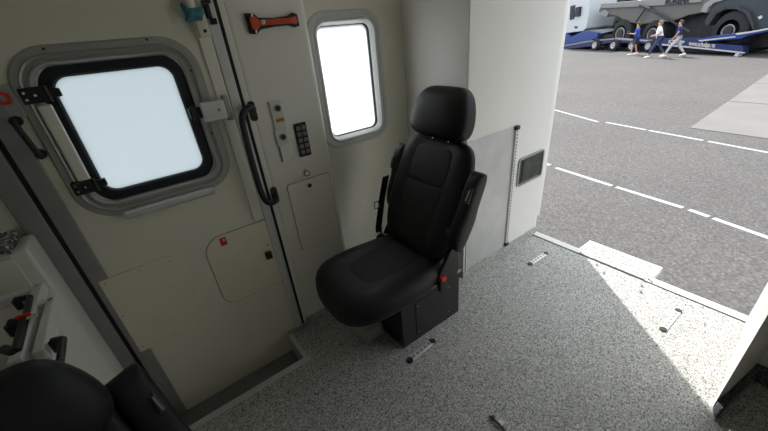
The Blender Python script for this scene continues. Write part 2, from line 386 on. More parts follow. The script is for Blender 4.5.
# ---- window over the seat
win = struct(empty('window_1', (W2[0], YB, W2[1]))); cx, cz = W2[0], W2[1]
def wch(o, p=None):
    o.parent = p or win
    if p is None: o.matrix_parent_inverse = Matrix.Translation(Vector((-cx, -YB, -cz)))
    return o
bm = bmesh.new()
ring_profile(bm, cx, cz, [(0.0, YB+.05, 0.320, 0.560), (0.0, YB+.012), (0.010, YB-.004), (0.014, YB-.016), (0.022, YB-.020), (0.028, YB-.012), (0.034, YB-.012), (0.038, YB-.017), (0.058, YB-.014), (0.066, YB+.002), (0.01, YB+.05)], 0.042)
wf2 = wch(link('window_frame', bm, M['frame2']))
bm = bmesh.new(); ring_profile(bm, cx, cz, [(0.0, YB+.045, 0.312, 0.552), (0.0, YB+.018), (0.006, YB+.012), (0.010, YB+.045)], 0.04)
wch(link('rubber_seal', bm, M['rubber']), wf2)
bm = bmesh.new(); prism(bm, wall_outline(cx, cz, YB+.032, .325, .565, .045), Vector((0, .005, 0)))
wch(link('pane', bm, M['pane_r']), wf2)

# ---- rear threshold
struct(boxo('trim_9', 2.205, 2.262, -0.0, 1.24, -0.05, 0.004, M['white'], bv=.002))
struct(boxo('trim_10', 2.196, 2.203, -0.0, 1.24, -0.01, 0.002, M['black']))
plate = empty('step_plate', (2.30, 0.66, 0)); tag(plate, 'speckled entry plate with a white rim standing out past the rear threshold', 'plate')
def rel(o, p): o.parent = p; o.matrix_parent_inverse = Matrix.Translation(p.location).inverted() if p.rotation_euler.z == 0 else p.matrix_world.inverted(); return o
rel(boxo('tread', 2.206, 2.376, 0.465, 0.865, -0.03, 0.007, M['floor']), plate)
b2 = bmesh.new(); box(b2, 2.376, 2.408, 0.435, 0.89, -.03, .009, .002); box(b2, 2.262, 2.377, .435, .465, -.03, .009, .002); box(b2, 2.262, 2.377, .865, .89, -.03, .009, .002)
rel(link('rim', b2, M['white']), plate)
for px, py in ((597, 264), (604, 272), (642, 285), (649, 279), (652, 281), (641, 291)):
    c = at(px, py, 'z', 0.008); b2 = bmesh.new(); disc(b2, (c.x, c.y, .008), (0, 0, 1), .008, .003, 12); rel(link('bolt', b2, M['greyp']), plate)

# ---- outside ground
g = bmesh.new(); prism(g, [Vector((x, y, G-.3)) for x, y in ((-60, -70), (150, -70), (150, 110), (-60, 110))], Vector((0, 0, .3)))
struct(link('ground', g, M['asphalt'], smooth=False))
def gpoly(name, pts, m, h=.006):
    b_ = bmesh.new(); prism(b_, [Vector((p[0], p[1], G)) for p in pts], Vector((0, 0, h))); return link(name, b_, m, smooth=False)
def dash(a, b, wd, lab):
    p, q = at(*a, 'z', G), at(*b, 'z', G); d = (q-p).normalized(); s = Vector((-d.y, d.x, 0))*wd/2
    return tag(gpoly('road_marking', [p-s, q-s, q+s, p+s], M['paint']), lab, 'road marking', 'white parking line dashes')
dash((540, 106), (598, 122), .085, 'white dash of the farther parking line, beside the white cabinet')
dash((606, 122.5), (646, 130), .085, 'white dash of the farther parking line, second from the cabinet')
dash((649, 130.6), (703, 140.6), .085, 'white dash of the farther parking line, third from the cabinet')
dash((708, 141.5), (780, 155), .085, 'white dash of the farther parking line, the one at the right frame edge')
dash((538, 160), (550, 165.5), .08, 'short stub of the nearer parking line against the white cabinet')
dash((556, 168), (612, 186), .08, 'long white dash of the nearer parking line, closest to the cabinet')
dash((616, 187.2), (683, 208), .08, 'long white dash in the middle of the nearer parking line')
dash((689, 210), (709, 217), .08, 'short white dash of the nearer parking line, straight beyond the entry plate')
dash((713, 218.5), (785, 244), .08, 'white dash of the nearer parking line at the right frame edge')
# concrete slabs at the right
d1 = at(768, 74, 'z', G) - at(690, 128, 'z', G)
A0 = at(690, 128, 'z', G); uL = d1.normalized(); rr_ = (at(768, 139, 'z', G)-A0).normalized()
for i, (s0, s1, lab) in enumerate(((0, 3.35, 'pale concrete yard slab, nearest of the strip on the asphalt'), (3.4, 6.6, 'pale concrete yard slab, second nearest, beyond the first joint'), (6.65, 9.4, 'pale concrete yard slab past the second joint'), (9.45, 14.5, 'farthest pale concrete slab, up by the trailer ramp'))):
    a, b_ = A0+uL*s0, A0+uL*s1
    tag(gpoly('concrete_slab', [a, a+rr_*9, b_+rr_*9, b_], M['concrete'], .012), lab, 'slab', 'concrete slabs in the yard')

# ================================================================ tall rear cabinet with steel panel
XC0, XC1, YC = 1.42, 2.25, 1.24
cab = empty('storage_cabinet', ((XC0+XC1)/2, YC, 0)); tag(cab, 'tall white cabinet at the rear opening, with a steel kick panel and small dark window', 'cabinet')
bm = bmesh.new(); box(bm, XC0, XC1, YC, YB, 0, ZC, .006); rel(link('carcass', bm, M['white']), cab)
rel(boxo('kick_panel', XC0+.002, 1.858, YC-.004, YC+.002, 0.045, 0.93, M['steel']), cab)['label'] = 'brushed metal kick panel'
bm = bmesh.new(); prism(bm, [Vector((XC0-.012, YC-.012, 0)), Vector((XC0-.012, YB-.02, 0)), Vector((XC0+.002, YB-.02, 0)), Vector((XC0+.002, YC+.002, 0)), Vector((XC1, YC+.002, 0)), Vector((XC1, YC-.012, 0))], Vector((0, 0, .048)))
rel(link('skirting', bm, M['floor'], smooth=False), cab)
bm = bmesh.new(); box(bm, 1.408, 1.424, YC-.010, YC+.012, .048, .46, .003); box(bm, 1.430, 1.438, YC-.012, YC, .048, .46, .002); rel(link('corner_profile', bm, M['alu']), cab)
# dark cubby window
bm = bmesh.new()
def yring(bm, x0, x1, z0, z1, y, w_, d): 
    cx_, cz_ = (x0+x1)/2, (z0+z1)/2
    return ring_profile(bm, cx_, cz_, [(0, y+.004, x1-x0, z1-z0), (0, y-d), (w_, y-d), (w_+.001, y+.004)], .012)
yring(bm, 1.940, 2.210, .505, .683, YC, .012, .010); vf = rel(link('viewing_window', bm, M['alud']), cab)
b2 = bmesh.new(); box(b2, 1.945, 2.205, YC-.005, YC+.001, .51, .678); rel(link('pane', b2, M['darkgl']), cab)
b2 = bmesh.new(); box(b2, 1.975, 1.985, YC-.008, YC-.003, .52, .67); rel(link('glazing_bar', b2, M['rubber']), cab)

rail = empty('mounting_rail', (1.864, YC, .07)); tag(rail, 'upright perforated silver rail with black end caps at the edge of the steel panel', 'rail')
b2 = bmesh.new(); box(b2, 1.852, 1.878, YC-.016, YC-.001, .078, .915, .003); rel(link('track', b2, M['alu']), rail)
b2 = bmesh.new()
for k in range(38): disc(b2, (1.865, YC-.017, .10+k*.0215), (0, 1, 0), .0045, .003, 8)
rel(link('perforation', b2, M['black']), rail)
for z in (.918, .068):
    b2 = bmesh.new(); box(b2, 1.846, 1.884, YC-.024, YC-.001, z-.014, z+.014, .008); rel(link('end_cap', b2, M['black']), rail)

# right-hand cabinet / partition at the rear opening
pc = empty('rear_partition', (1.9, -.1, 0)); tag(pc, 'white wedge-ended partition on the right of the rear opening, lit by the sun', 'partition')
bm = bmesh.new(); prism(bm, [Vector((x, y, 0)) for x, y in ((1.52, -.036), (2.25, .002), (2.25, -.74), (1.865, -.74), (1.865, -.092), (1.60, -.053))], Vector((0, 0, ZC)), .005, 2)
rel(link('panel', bm, M['white']), pc)
bm = bmesh.new(); prism(bm, [Vector((x, y, 0)) for x, y in ((1.505, -.041), (1.56, -.038), (2.20, -.02), (2.20, -.74), (1.80, -.74), (1.80, -.108), (1.472, -.058))], Vector((0, 0, .052)), .003, 1)
rel(link('skirting', bm, M['carpet']), pc)

# open rear door folded outward (casts the straight shadow edge on the floor)
rd = struct(empty('door_2', (2.27, 1.49, 0)))
bm = bmesh.new(); box(bm, 2.27, 2.73, 1.475, 1.52, -.12, 1.98, .006); rel(link('door_leaf', bm, M['white']), rd)
bm = bmesh.new(); tube(bm, [(2.262, 1.50, .2), (2.262, 1.50, .32)], .012); tube(bm, [(2.262, 1.50, 1.4), (2.262, 1.50, 1.52)], .012); rel(link('hinge', bm, M['alu']), rd)
struct(boxo('wall_rear_side', 1.95, 2.262, YB+.0, YB+.12, -.3, ZC, M['white']))
struct(boxo('trim_11', 2.21, 2.262, 1.242, 1.76, -.12, ZC, M['white']))

# ================================================================ wall fittings
def fit(name, lab, cat, px, py, y, grp=None):
    c = at(px, py, 'y', y); e = empty(name, c); tag(e, lab, cat, grp); return e, c
# emergency hammer
e, c = fit('emergency_hammer', 'orange emergency hammer in a black holder high on the white column', 'hammer', 273, 22, YW)
def out2(bm, pts, c, y0, d, bv=.0015): return prism(bm, [Vector((c.x+a, y0, c.z+b)) for a, b in pts], Vector((0, d, 0)), bv, 2)
L = .0
hold = [(-.112, .036), (-.078, .034), (-.062, .018), (.0, .014), (.062, .018), (.088, .030), (.108, .022), (.110, -.022), (.086, -.026), (.058, -.016), (-.0, -.018), (-.062, -.024), (-.080, -.040), (-.110, -.036)]
b2 = bmesh.new(); out2(b2, hold, c, YW-.016, .016, .004); rel(link('holder', b2, M['black']), e)
b2 = bmesh.new(); out2(b2, [(-.100, .020), (-.080, .022), (-.068, .012), (-.068, -.014), (-.080, -.026), (-.100, -.022)], c, YW-.036, .024, .005); rel(link('hammer_head', b2, M['orange']), e)
b2 = bmesh.new(); out2(b2, [(-.070, .009), (.070, .010), (.095, .015), (.098, -.014), (.070, -.010), (-.070, -.011)], c, YW-.030, .018, .005)
for k in range(9): box(b2, c.x-.035+k*.012, c.x-.030+k*.012, YW-.033, YW-.026, c.z-.008, c.z+.008, .001)
rel(link('grip', b2, M['orange']), e)
for dx, dz, ax_, r_, d_ in ((-.055, 0, (0, 1, 0), .009, .006), (-.090, .026, (0, 0, 1), .004, .014), (-.088, -.030, (0, 0, 1), .004, .014)):
    b2 = bmesh.new(); disc(b2, (c.x+dx, YW-(.036 if dz == 0 else .028), c.z+dz), ax_, r_, d_, 14, .001); rel(link('steel_point', b2, M['chrome']), e)
# sockets
for px, py, nm, lab in ((276, 108, 'power_socket', 'round power socket in a white square plate, upper of the pair on the column'), (281.5, 136.5, 'power_socket', 'round power socket in a white square plate, lower of the pair on the column')):
    e, c = fit(nm, lab, 'socket', px, py, YW, 'white sockets on the column')
    b2 = bmesh.new(); box(b2, c.x-.031, c.x+.028, YW-.012, YW, c.z-.036, c.z+.034, .005); rel(link('plate', b2, M['whitep']), e)
    b2 = bmesh.new(); disc(b2, (c.x+.002, YW-.014, c.z), (0, 1, 0), .017, .006, 24, .001); rel(link('rim', b2, M['frame']), e)
    b2 = bmesh.new(); disc(b2, (c.x+.002, YW-.016, c.z), (0, 1, 0), .012, .006, 20); rel(link('cavity', b2, M['black']), e)
e, c = fit('label_holder', 'white plate with an orange label between the two sockets on the column', 'label', 279.5, 121.5, YW)
b2 = bmesh.new(); box(b2, c.x-.030, c.x+.026, YW-.010, YW, c.z-.036, c.z+.026, .004); rel(link('plate', b2, M['whitep']), e)
b2 = bmesh.new(); box(b2, c.x-.018, c.x+.020, YW-.012, YW-.008, c.z-.002, c.z+.018, .001); lb = rel(link('orange_label', b2, M['yellow']), e)
for k in range(4): b2 = bmesh.new(); box(b2, c.x-.014+k*.008, c.x-.009+k*.008, YW-.0128, YW-.0115, c.z+.004, c.z+.012); rel(link('print_mark', b2, M['black']), lb)
e, c = fit('blank_plate', 'plain white blank plate under the lower socket on the column', 'plate', 287, 152, YW)
b2 = bmesh.new(); box(b2, c.x-.032, c.x+.030, YW-.007, YW, c.z-.040, c.z+.036, .003); rel(link('cover', b2, M['wall2']), e)
b2 = bmesh.new(); box(b2, c.x-.034, c.x-.030, YW-.009, YW, c.z-.040, c.z+.036, .001); rel(link('edge_line', b2, M['greyp']), e)
# keypad
e, c = fit('keypad', 'dark ten-button control keypad on the white column', 'keypad', 302.3, 139.5, YW)
b2 = bmesh.new(); box(b2, c.x-.031, c.x+.031, YW-.010, YW, c.z-.082, c.z+.082, .005); rel(link('housing', b2, M['box']), e)
for i in range(5):
    for j in (-1, 1):
        b2 = bmesh.new(); x_, z_ = c.x+j*.0135, c.z-.058+i*.029; box(b2, x_-.010, x_+.010, YW-.014, YW-.008, z_-.010, z_+.010, .003); rel(link('button', b2, M['greyp']), e)
# round lock
e, c = fit('door_stop_knob', 'small round silver knob on the column above the hatch', 'knob', 306.5, 173, YW)
b2 = bmesh.new(); disc(b2, (c.x, YW-.004, c.z), (0, 1, 0), .017, .008, 24, .002); rel(link('rosette', b2, M['frame']), e)
b2 = bmesh.new(); disc(b2, (c.x, YW-.012, c.z), (0, 1, 0), .012, .012, 20, .004); rel(link('button', b2, M['chrome']), e)
# hatch
e = empty('access_hatch', (0.612, YW, .68)); tag(e, 'flush white hatch with a black keyhole in the lower part of the column', 'hatch')
b2 = bmesh.new(); prism(b2, [Vector((.612+a, YW-.002, .682+b)) for a, b in rr(.242, .392, .016)], Vector((0, .003, 0))); rel(link('shadow_gap', b2, M['greyp']), e)
b2 = bmesh.new(); prism(b2, [Vector((.612+a, YW-.006, .682+b)) for a, b in rr(.236, .386, .014)], Vector((0, .006, 0)), .001, 1); rel(link('hatch_panel', b2, M['wall2']), e)
c = at(309, 185, 'y', YW); b2 = bmesh.new(); disc(b2, (c.x, YW-.008, c.z), (0, 1, 0), .011, .006, 20, .001); rel(link('keyhole', b2, M['black']), e)
# long grab handle
e = empty('grab_handle', (0.415, YW, 1.05)); tag(e, 'long curved black grab handle on the edge of the column beside the door', 'handle')
yT, zT, zB = YW-.075, 1.235, .875
b2 = bmesh.new(); tube(b2, smooth_path([(.428, YW-.010, 1.262), (.405, YW-.045, 1.275), (.372, YW-.060, 1.262), (.355, YW-.062, 1.22), (.350, YW-.062, 1.08), (.350, YW-.062, .94), (.358, YW-.060, .870), (.378, YW-.055, .840), (.408, YW-.040, .834), (.428, YW-.010, .842)]), .0135, 14); rel(link('grip', b2, M['black']), e)
for z in (1.252, .850):
    b2 = bmesh.new(); prism(b2, [Vector((.424+a, YW-.012, z+b)) for a, b in rr(.030, .085, .0145)], Vector((0, .012, 0)), .003, 2); rel(link('mount', b2, M['black']), e)
# small grab handle at left of the door window + red emblem box
a, b_ = at(15, 122, 'y', YW-.03), at(40, 155, 'y', YW-.03)
e = empty('grab_handle', (a.x, YW, (a.z+b_.z)/2)); tag(e, 'short black grab handle at the left of the door window', 'handle')
b2 = bmesh.new(); tube(b2, smooth_path([(a.x, YW-.018, a.z+.006), (a.x, YW-.042, a.z-.006), (b_.x, YW-.042, b_.z+.006), (b_.x, YW-.018, b_.z-.006)]), .009, 12); rel(link('grip', b2, M['black']), e)
for p in (a, b_):
    b2 = bmesh.new(); disc(b2, (p.x, YW-.013, p.z), (0, 1, 0), .016, .022, 16, .003); rel(link('mount', b2, M['black']), e)
c = at(5, 100, 'y', YW)
e = empty('warning_plate', (c.x, YW, c.z)); tag(e, 'small pale plate with a red square emblem at the top left of the door', 'plate')
b2 = bmesh.new(); box(b2, c.x-.038, c.x+.030, YW-.010, YW, c.z-.055, c.z+.042, .004); rel(link('plate', b2, M['frame']), e)
b2 = bmesh.new(); ring_profile(b2, c.x, c.z+.005, [(0, YW-.010, .014, .018), (0, YW-.013), (.009, YW-.013), (.010, YW-.010)], .003); rel(link('emblem', b2, M['red']), e)

# ================================================================ floor rails
def anchor(a, b_, lab):
    p, q = at(*a, 'z', 0), at(*b_, 'z', 0); d = (q-p); Ln = d.length; mid = (p+q)/2; ang = math.atan2(d.y, d.x)
    e = empty('floor_anchor', mid, ang); tag(e, lab, 'anchor', 'silver lashing anchors set in the floor')
    b2 = bmesh.new(); box(b2, -Ln/2+.010, Ln/2-.010, -.0155, .0155, 0, .006, .002); link('anchor_plate', b2, M['alu'], e)
    for s in (-1, 1):
        b2 = bmesh.new(); disc(b2, (s*(Ln/2-.014), 0, .003), (0, 0, 1), .0175, .009, 20, .003); link('end_cap', b2, M['black'], e)
    b2 = bmesh.new()
    for k in range(5): disc(b2, (-Ln*.28+k*Ln*.14, 0, .0065), (0, 0, 1), .007, .002, 12)
    link('slot', b2, M['greyp'], e)
anchor((408, 362), (434, 340), 'silver floor anchor strip right beside the black seat base')
anchor((529, 265), (547, 253), 'silver floor anchor strip near the white cabinet and threshold')
anchor((662, 331), (679, 310), 'silver floor anchor strip on the sunlit part of the floor')
# dropped strap
p, q, r2 = at(489, 416, 'z', .012), at(498, 423, 'z', .010), at(509, 436, 'z', .008)
e = empty('strap_end', p); tag(e, 'short black strap with a white tag lying on the grey floor', 'strap')
b2 = bmesh.new(); tube(b2, smooth_path([p, q, r2]), .0048, 8); rel(link('strap', b2, M['black']), e)
b2 = bmesh.new(); disc(b2, p+Vector((.008, -.014, -.003)), (0, 0, 1), .009, .014, 12, .003); rel(link('knob', b2, M['black']), e)
q = at(500, 423.5, 'z', .003); b2 = bmesh.new(); box(b2, q.x-.018, q.x+.018, q.y-.010, q.y+.010, 0, .005, .002); rel(link('tag', b2, M['whitep']), e)

# ================================================================ seats
X, Y, Z = Vector((1, 0, 0)), Vector((0, 1, 0)), Vector((0, 0, 1))
def make_seat(loc, rz, lab, base_h=.30, rec=1.0, arms=(1, -1), headrest_drop=0.0, bw=1.0, arm_y=.292, arm_w=.034):
    """local frame: occupant faces +X, +Z up, origin on the floor under the seat base"""
    s = empty('attendant_seat', loc, rz); tag(s, lab, 'seat', None)
    H = base_h
    # --- base box
    bm = bmesh.new(); box(bm, -.360, .062, -.115, .155, 0.0, H, .004); b = link('base', bm, M['box'], s)
    for q_ in (1,):
        bm = bmesh.new(); box(bm, -.285, -.03, .155, .159, .035, H-.035, .003); c_ = link('cover_plate', bm, M['box'], b)
        for x_, z_ in ((-.27, .06), (-.045, .06), (-.27, H-.06), (-.045, H-.06)):
            bm = bmesh.new(); disc(bm, (x_, .160, z_), (0, 1, 0), .006, .005, 12, .001); link('screw', bm, M['greyp'], b)
    bm = bmesh.new(); box(bm, -.367, .07, -.122, .162, H-.003, H+.010, .002); link('top_plate', bm, M['alud'], s)
    bm = bmesh.new(); box(bm, -.30, .06, -.12, .13, H+.01, H+.055, .004); box(bm, -.34, -.20, .120, .160, H+.008, H+.03, .004); link('runner', bm, M['black'], s)
    # --- cushion with bolsters: cross sections along X
    zc = H+.125
    bm = bmesh.new(); n = 40; rings = []
    xs = [-.235, -.225, -.19, -.12, 0, .13, .24, .30, .34, .365, .375]
    hw = [.13, .185, .222, .24, .257, .266, .257, .232, .189, .13, .065]
    tk = [.025, .055, .075, .080, .078, .078, .080, .078, .070, .052, .022]
    dz = [.03, .015, .0, -.004, -.004, .0, .0, -.008, -.020, -.032, -.045]
    for x_, w_, t_, z_ in zip(xs, hw, tk, dz):
        ring = []
        for k in range(n):
            a = 2*math.pi*(k+.5)/n; ca, sa = math.cos(a), math.sin(a)
            yy = w_*math.copysign(abs(ca)**.62, ca); zz = t_*math.copysign(abs(sa)**.75, sa)
            if sa > 0: zz -= .028*math.exp(-((yy/.13)**4))*(1 if -.2 < x_ < .26 else .3)   # dished centre
            else: zz *= 1.0
            ring.append(bm.verts.new((x_, yy, zc+z_+zz)))
        rings.append(ring)
    for A, B in zip(rings, rings[1:]):
        for k in range(n): bm.faces.new((A[k], A[(k+1) % n], B[(k+1) % n], B[k]))
    bm.faces.new(rings[0][::-1]); bm.faces.new(rings[-1])
    cu = link('seat_cushion', bm, M['leather'], s); md = cu.modifiers.new('s', 'SUBSURF'); md.levels = 1; md.render_levels = 2
    bm = bmesh.new()
    secs = [((x_, 0, zc+.046+z_), w_, .008, 6.0, Y, Z) for x_, w_, z_ in ((-.13, .08, .0), (-.12, .115, .004), (.0, .125, .004), (.12, .128, .006), (.19, .122, .004), (.20, .10, -.002))]
    loft(bm, secs, 28); link('seat_insert', bm, M['cloth'], cu)
    # --- seat pan beneath
    bm = bmesh.new(); loft(bm, [((-.21, 0, H+.075), .17, .025, 5, Y, Z), ((.0, 0, H+.06), .20, .035, 5, Y, Z), ((.20, 0, H+.06), .19, .035, 5, Y, Z), ((.285, 0, H+.07), .14, .025, 4, Y, Z)], 24); link('seat_pan', bm, M['black'], s)
    # --- backrest (leans back towards -X)
    zb = H+.165; x0 = -.165; lean = Vector((-.225*rec, 0, .57)).normalized(); nrm = Vector((lean.z, 0, -lean.x))
    bl = .60; HS = 1.30
    P0 = Vector((x0, 0, zb))
    bm = bmesh.new(); rings = []
    ts = [-.04, 0, .06, .16, .28, .40, .50, .56, .59, .603]
    hw = [q_*bw for q_ in (.11, .182, .226, .243, .252, .250, .242, .220, .190, .12)]
    tk = [.020, .050, .062, .060, .056, .052, .048, .042, .034, .016]
    for t_, w_, k_ in zip(ts, hw, tk):
        ring = []; cc = P0+lean*t_
        lum = .016*math.exp(-((t_-.18)/.12)**2)
        for k in range(n):
            a = 2*math.pi*(k+.5)/n; ca, sa = math.cos(a), math.sin(a)
            yy = w_*math.copysign(abs(ca)**.6, ca); dd = k_*math.copysign(abs(sa)**.75, sa)
            if sa > 0: dd += lum - .030*math.exp(-((yy/.135)**4))
            ring.append(bm.verts.new(cc+nrm*dd+Y*yy))
        rings.append(ring)
    for A, B in zip(rings, rings[1:]):
        for k in range(n): bm.faces.new((A[k], A[(k+1) % n], B[(k+1) % n], B[k]))
    bm.faces.new(rings[0][::-1]); bm.faces.new(rings[-1])
    bk = link('backrest', bm, M['leather'], s); md = bk.modifiers.new('s', 'SUBSURF'); md.levels = 1; md.render_levels = 2
    bm = bmesh.new()
    loft(bm, [(P0+lean*t_+nrm*(d_), w_, .007, 6, Y, nrm) for t_, w_, d_ in ((.04, .085, .036), (.06, .118, .042), (.20, .128, .048), (.34, .130, .040), (.36, .126, .034), (.362, .126, .030))], 28)
    loft(bm, [(P0+lean*t_+nrm*(d_), w_, .007, 6, Y, nrm) for t_, w_, d_ in ((.372, .126, .030), (.38, .130, .034), (.48, .128, .030), (.535, .118, .026), (.55, .09, .020))], 28)
    link('back_insert', bm, M['cloth'], bk)
    # side shells of back hinge
    for sy in (-1, 1):
        bm = bmesh.new(); pts = [Vector((x0+.05, sy*.222, H+.075)), Vector((x0-.06, sy*.222, H+.06)), Vector((x0-.10, sy*.222, H+.12)), Vector((x0-.085, sy*.222, H+.26)), Vector((x0-.045, sy*.222, H+.27)), Vector((x0+.045, sy*.222, H+.14))]
        prism(bm, pts, Vector((0, sy*.022, 0)), .006, 3); link('recliner_cover', bm, M['black'], s)
    # --- headrest
    hp = P0+lean*(.615-headrest_drop*.05)
    bm = bmesh.new()
    bm.free()
    for sy in (-1, 1):
        bm = bmesh.new(); tube(bm, [hp+Y*sy*.055-lean*.04, hp+Y*sy*.055+lean*.09], .006, 10); link('headrest_post', bm, M['chrome'], s)
    bm = bmesh.new(); up = (lean+Vector((.12, 0, 0))).normalized(); nn = Vector((up.z, 0, -up.x))
    hb = hp+lean*(-.022-headrest_drop)+nn*.025
    loft(bm, [(hb+up*t_*HS+nn*o_, w_*HS, k_*HS, e_, Y, nn) for t_, w_, k_, e_, o_ in ((0, .085, .022, 3.0, -.01), (.008, .120, .042, 3.2, -.006), (.03, .140, .056, 3.2, 0), (.075, .143, .060, 3.2, 0), (.12, .133, .056, 3.2, -.004), (.155, .118, .048, 3.2, -.010), (.178, .097, .036, 3.0, -.016), (.188, .070, .020, 2.6, -.02))], 36)
    hr = link('headrest', bm, M['leather'], s); md = hr.modifiers.new('s', 'SUBSURF'); md.levels = 1; md.render_levels = 2
    # --- armrests folded up along the back
    for sy in arms:
        d = (lean*1.0+Vector((-.16 if sy > 0 else .0, 0, 0))).normalized(); nn = Vector((d.z, 0, -d.x))
        a0 = Vector((x0+(.0 if sy > 0 else -.075), sy*(arm_y if sy > 0 else .262), H+.30))
        bm = bmesh.new()
        loft(bm, [(a0+d*t_+nn*o_, arm_w, k_*1.1, 3.2, Y, nn) for t_, k_, o_ in ((0, .012, .0), (.008, .024, 0), (.03, .040, .0), (.10, .050, .004), (.17, .046, .0), (.20, .040, .010), (.28, .042, .018), (.335, .038, .02), (.362, .022, .02), (.368, .008, .02))], 24)
        ar = link('armrest', bm, M['leather'], s); md = ar.modifiers.new('s', 'SUBSURF'); md.levels = 1; md.render_levels = 1
        bm = bmesh.new(); cpt = a0+d*.255+nn*.045+Y*sy*.015
        loft(bm, [(cpt+d*t_, .010, k_, 5, Y, nn) for t_, k_ in ((-.035, .012), (-.03, .019), (.03, .019), (.035, .012))], 16); link('adjuster_recess', bm, M['box'], ar)
        bm = bmesh.new(); box(bm, -.003, .003, -.007, .007, -.024, .024, .001); bmesh.ops.transform(bm, matrix=Matrix.Translation(cpt+nn*.020) @ d.to_track_quat('Z', 'Y').to_matrix().to_4x4(), verts=bm.verts); link('adjuster_wheel', bm, M['greyp'], ar)
        bm = bmesh.new(); disc(bm, a0+d*.06-Y*sy*.035, (0, 1, 0), .024, .06, 20, .003); link('pivot', bm, M['black'], s)
    return s, P0, lean, nrm, H, x0

seat, P0, lean, nrm, H, x0 = make_seat((.80, 1.195, 0), math.pi, 'black leatherette attendant seat with armrests folded up in front of the back window', .30, 1.0)
# base faces: local +Y is world -Y
# buckle + belts on the seat
bm = bmesh.new(); box(bm, -.155, -.112, .236, .262, H+.055, H+.115, .004); bk = link('belt_buckle', bm, M['black'], seat)
bm = bmesh.new(); box(bm, -.152, -.120, .236, .262, H+.112, H+.136, .004); link('release_button', bm, M['red'], bk)['label'] = 'red buckle button'
bm = bmesh.new(); 
bm.free()
for x_ in (-.33, -.26, -.19):
    bm = bmesh.new(); disc(bm, (x_, .150, H+.014), (0, 0, 1), .010, .010, 12, .002); link('bolt', bm, M['black'], seat)
bm = bmesh.new(); pts = [Vector((x0-.05, -.262, H+.50)), Vector((x0-.01, -.270, H+.36)), Vector((x0+.03, -.272, H+.20)), Vector((x0+.035, -.27, H+.08))]
for A, B in zip(pts, pts[1:]):
    t = bmesh.new(); q1 = [A+X*.022, A-X*.022, B-X*.022, B+X*.022]; prism(t, q1, Vector((0, -.003, 0))); merge(bm, t)
blt = link('seat_belt', bm, M['rubber'], seat, smooth=False)
bm = bmesh.new(); c = Vector((x0+.035, -.262, H+.35))
ring = [(-.014, -.020), (.014, -.020), (.014, .020), (-.014, .020)]
for (a, b_), (c2, d2) in zip(ring, ring[1:]+ring[:1]): tube(bm, [c+Vector((a, 0, b_)), c+Vector((c2, 0, d2))], .0035, 8)
link('belt_tongue', bm, M['chrome'], blt)
bm = bmesh.new(); box(bm, x0+.05, x0+.095, -.235, -.205, H+.185, H+.196, .002); tube(bm, [(x0+.03, -.2, H+.18), (x0+.07, -.225, H+.20)], .004, 8); link('belt_anchor', bm, M['chrome'], seat)
# pedestal foot under the front of the cushion
bm = bmesh.new(); box(bm, .075, .20, -.16, .0, 0, .07, .012); link('front_support', bm, M['frame'], seat)

seat2, *_ = make_seat((-.335, .575, 0), R(-62), 'second black leatherette seat cut off at the lower left corner, seen from above', .13, .45, headrest_drop=.14, bw=.72, arm_y=.225, arm_w=.046)

# ================================================================ left front corner: counter, bench, handles
ct = empty('counter_unit', (-.55, 1.5, 0)); tag(ct, 'pale counter unit with a granite-look top in the front left corner', 'counter')
bm = bmesh.new(); box(bm, -.95, -.415, 1.43, 1.565, 0, 1.00, .012, 4); rel(link('carcass', bm, M['white']), ct)
bm = bmesh.new(); box(bm, -.95, -.445, 1.415, 1.565, 1.0, 1.03, .005); rel(link('worktop', bm, M['granite']), ct)['label'] = 'speckled granite-look worktop'
bm = bmesh.new(); box(bm, -.95, -.455, 1.424, 1.432, .84, .985, .003); rel(link('fascia', bm, M['wall']), ct)
bn = empty('equipment_bench', (-.55, 1.1, 0)); tag(bn, 'low white ribbed bench with black handles in front of the pale counter', 'bench')
bm = bmesh.new(); prism(bm, [Vector((x, y, 0)) for x, y in ((-.95, .98), (-.37, .98), (-.37, 1.27), (-.41, 1.39), (-.95, 1.40))], Vector((0, 0, .86)), .008, 3); rel(link('carcass', bm, M['white']), bn)
RB = [(-.443, -.413, 1.0, 1.385), (-.398, -.372, 1.0, 1.26), (-.57, -.545, 1.0, 1.385), (-.55, -.42, 1.36, 1.388), (-.42, -.374, 1.235, 1.262), (-.55, -.42, 1.05, 1.07)]
for a_, b_, c_, d_ in RB:
    bm = bmesh.new(); box(bm, a_, b_, c_, d_, .858, .893, .006); rel(link('rib', bm, M['whitep']), bn)
def chandle(a, b_, c, d, z, lab, thick=.0085, red=False):
    P_ = [at(*p, 'z', z) for p in (a, b_, c, d)]
    e = empty('bench_handle', P_[1]-Z*0); tag(e, lab, 'handle', None)
    bm = bmesh.new(); q_ = []
    for A, B in zip(P_, P_[1:]):
        q_ += [A.lerp(B, .12), A.lerp(B, .88)]
    q_[0] = P_[0]; q_[-1] = P_[-1]
    tube(bm, smooth_path(q_, 4), thick, 10); rel(link('grip', bm, M['black']), e)
    for p_ in (P_[0], P_[-1]):
        bm = bmesh.new(); disc(bm, (p_.x, p_.y, (z+.861)/2), Z, thick*1.15, z-.861, 14, .002); rel(link('mount', bm, M['black']), e)
    if red:
        r_ = (P_[0]+P_[1])/2
        bm = bmesh.new(); box(bm, r_.x+.002, r_.x+.034, r_.y-.005, r_.y+.006, z+.006, z+.016, .002); rel(link('release_lever', bm, M['red']), e)['label'] = 'red release lever'
        bm = bmesh.new(); box(bm, r_.x+.026, r_.x+.048, r_.y-.024, r_.y-.008, z+.002, z+.012, .003); rel(link('catch', bm, M['chrome']), e)
chandle((15, 300), (30, 297), (25, 319), (10, 322), .895, 'C-shaped black handle on the white bench, the farthest from the seat')
chandle((9, 325), (24, 320), (16, 352), (4, 349), .895, 'black handle with a red release lever on the white bench', .011, True)
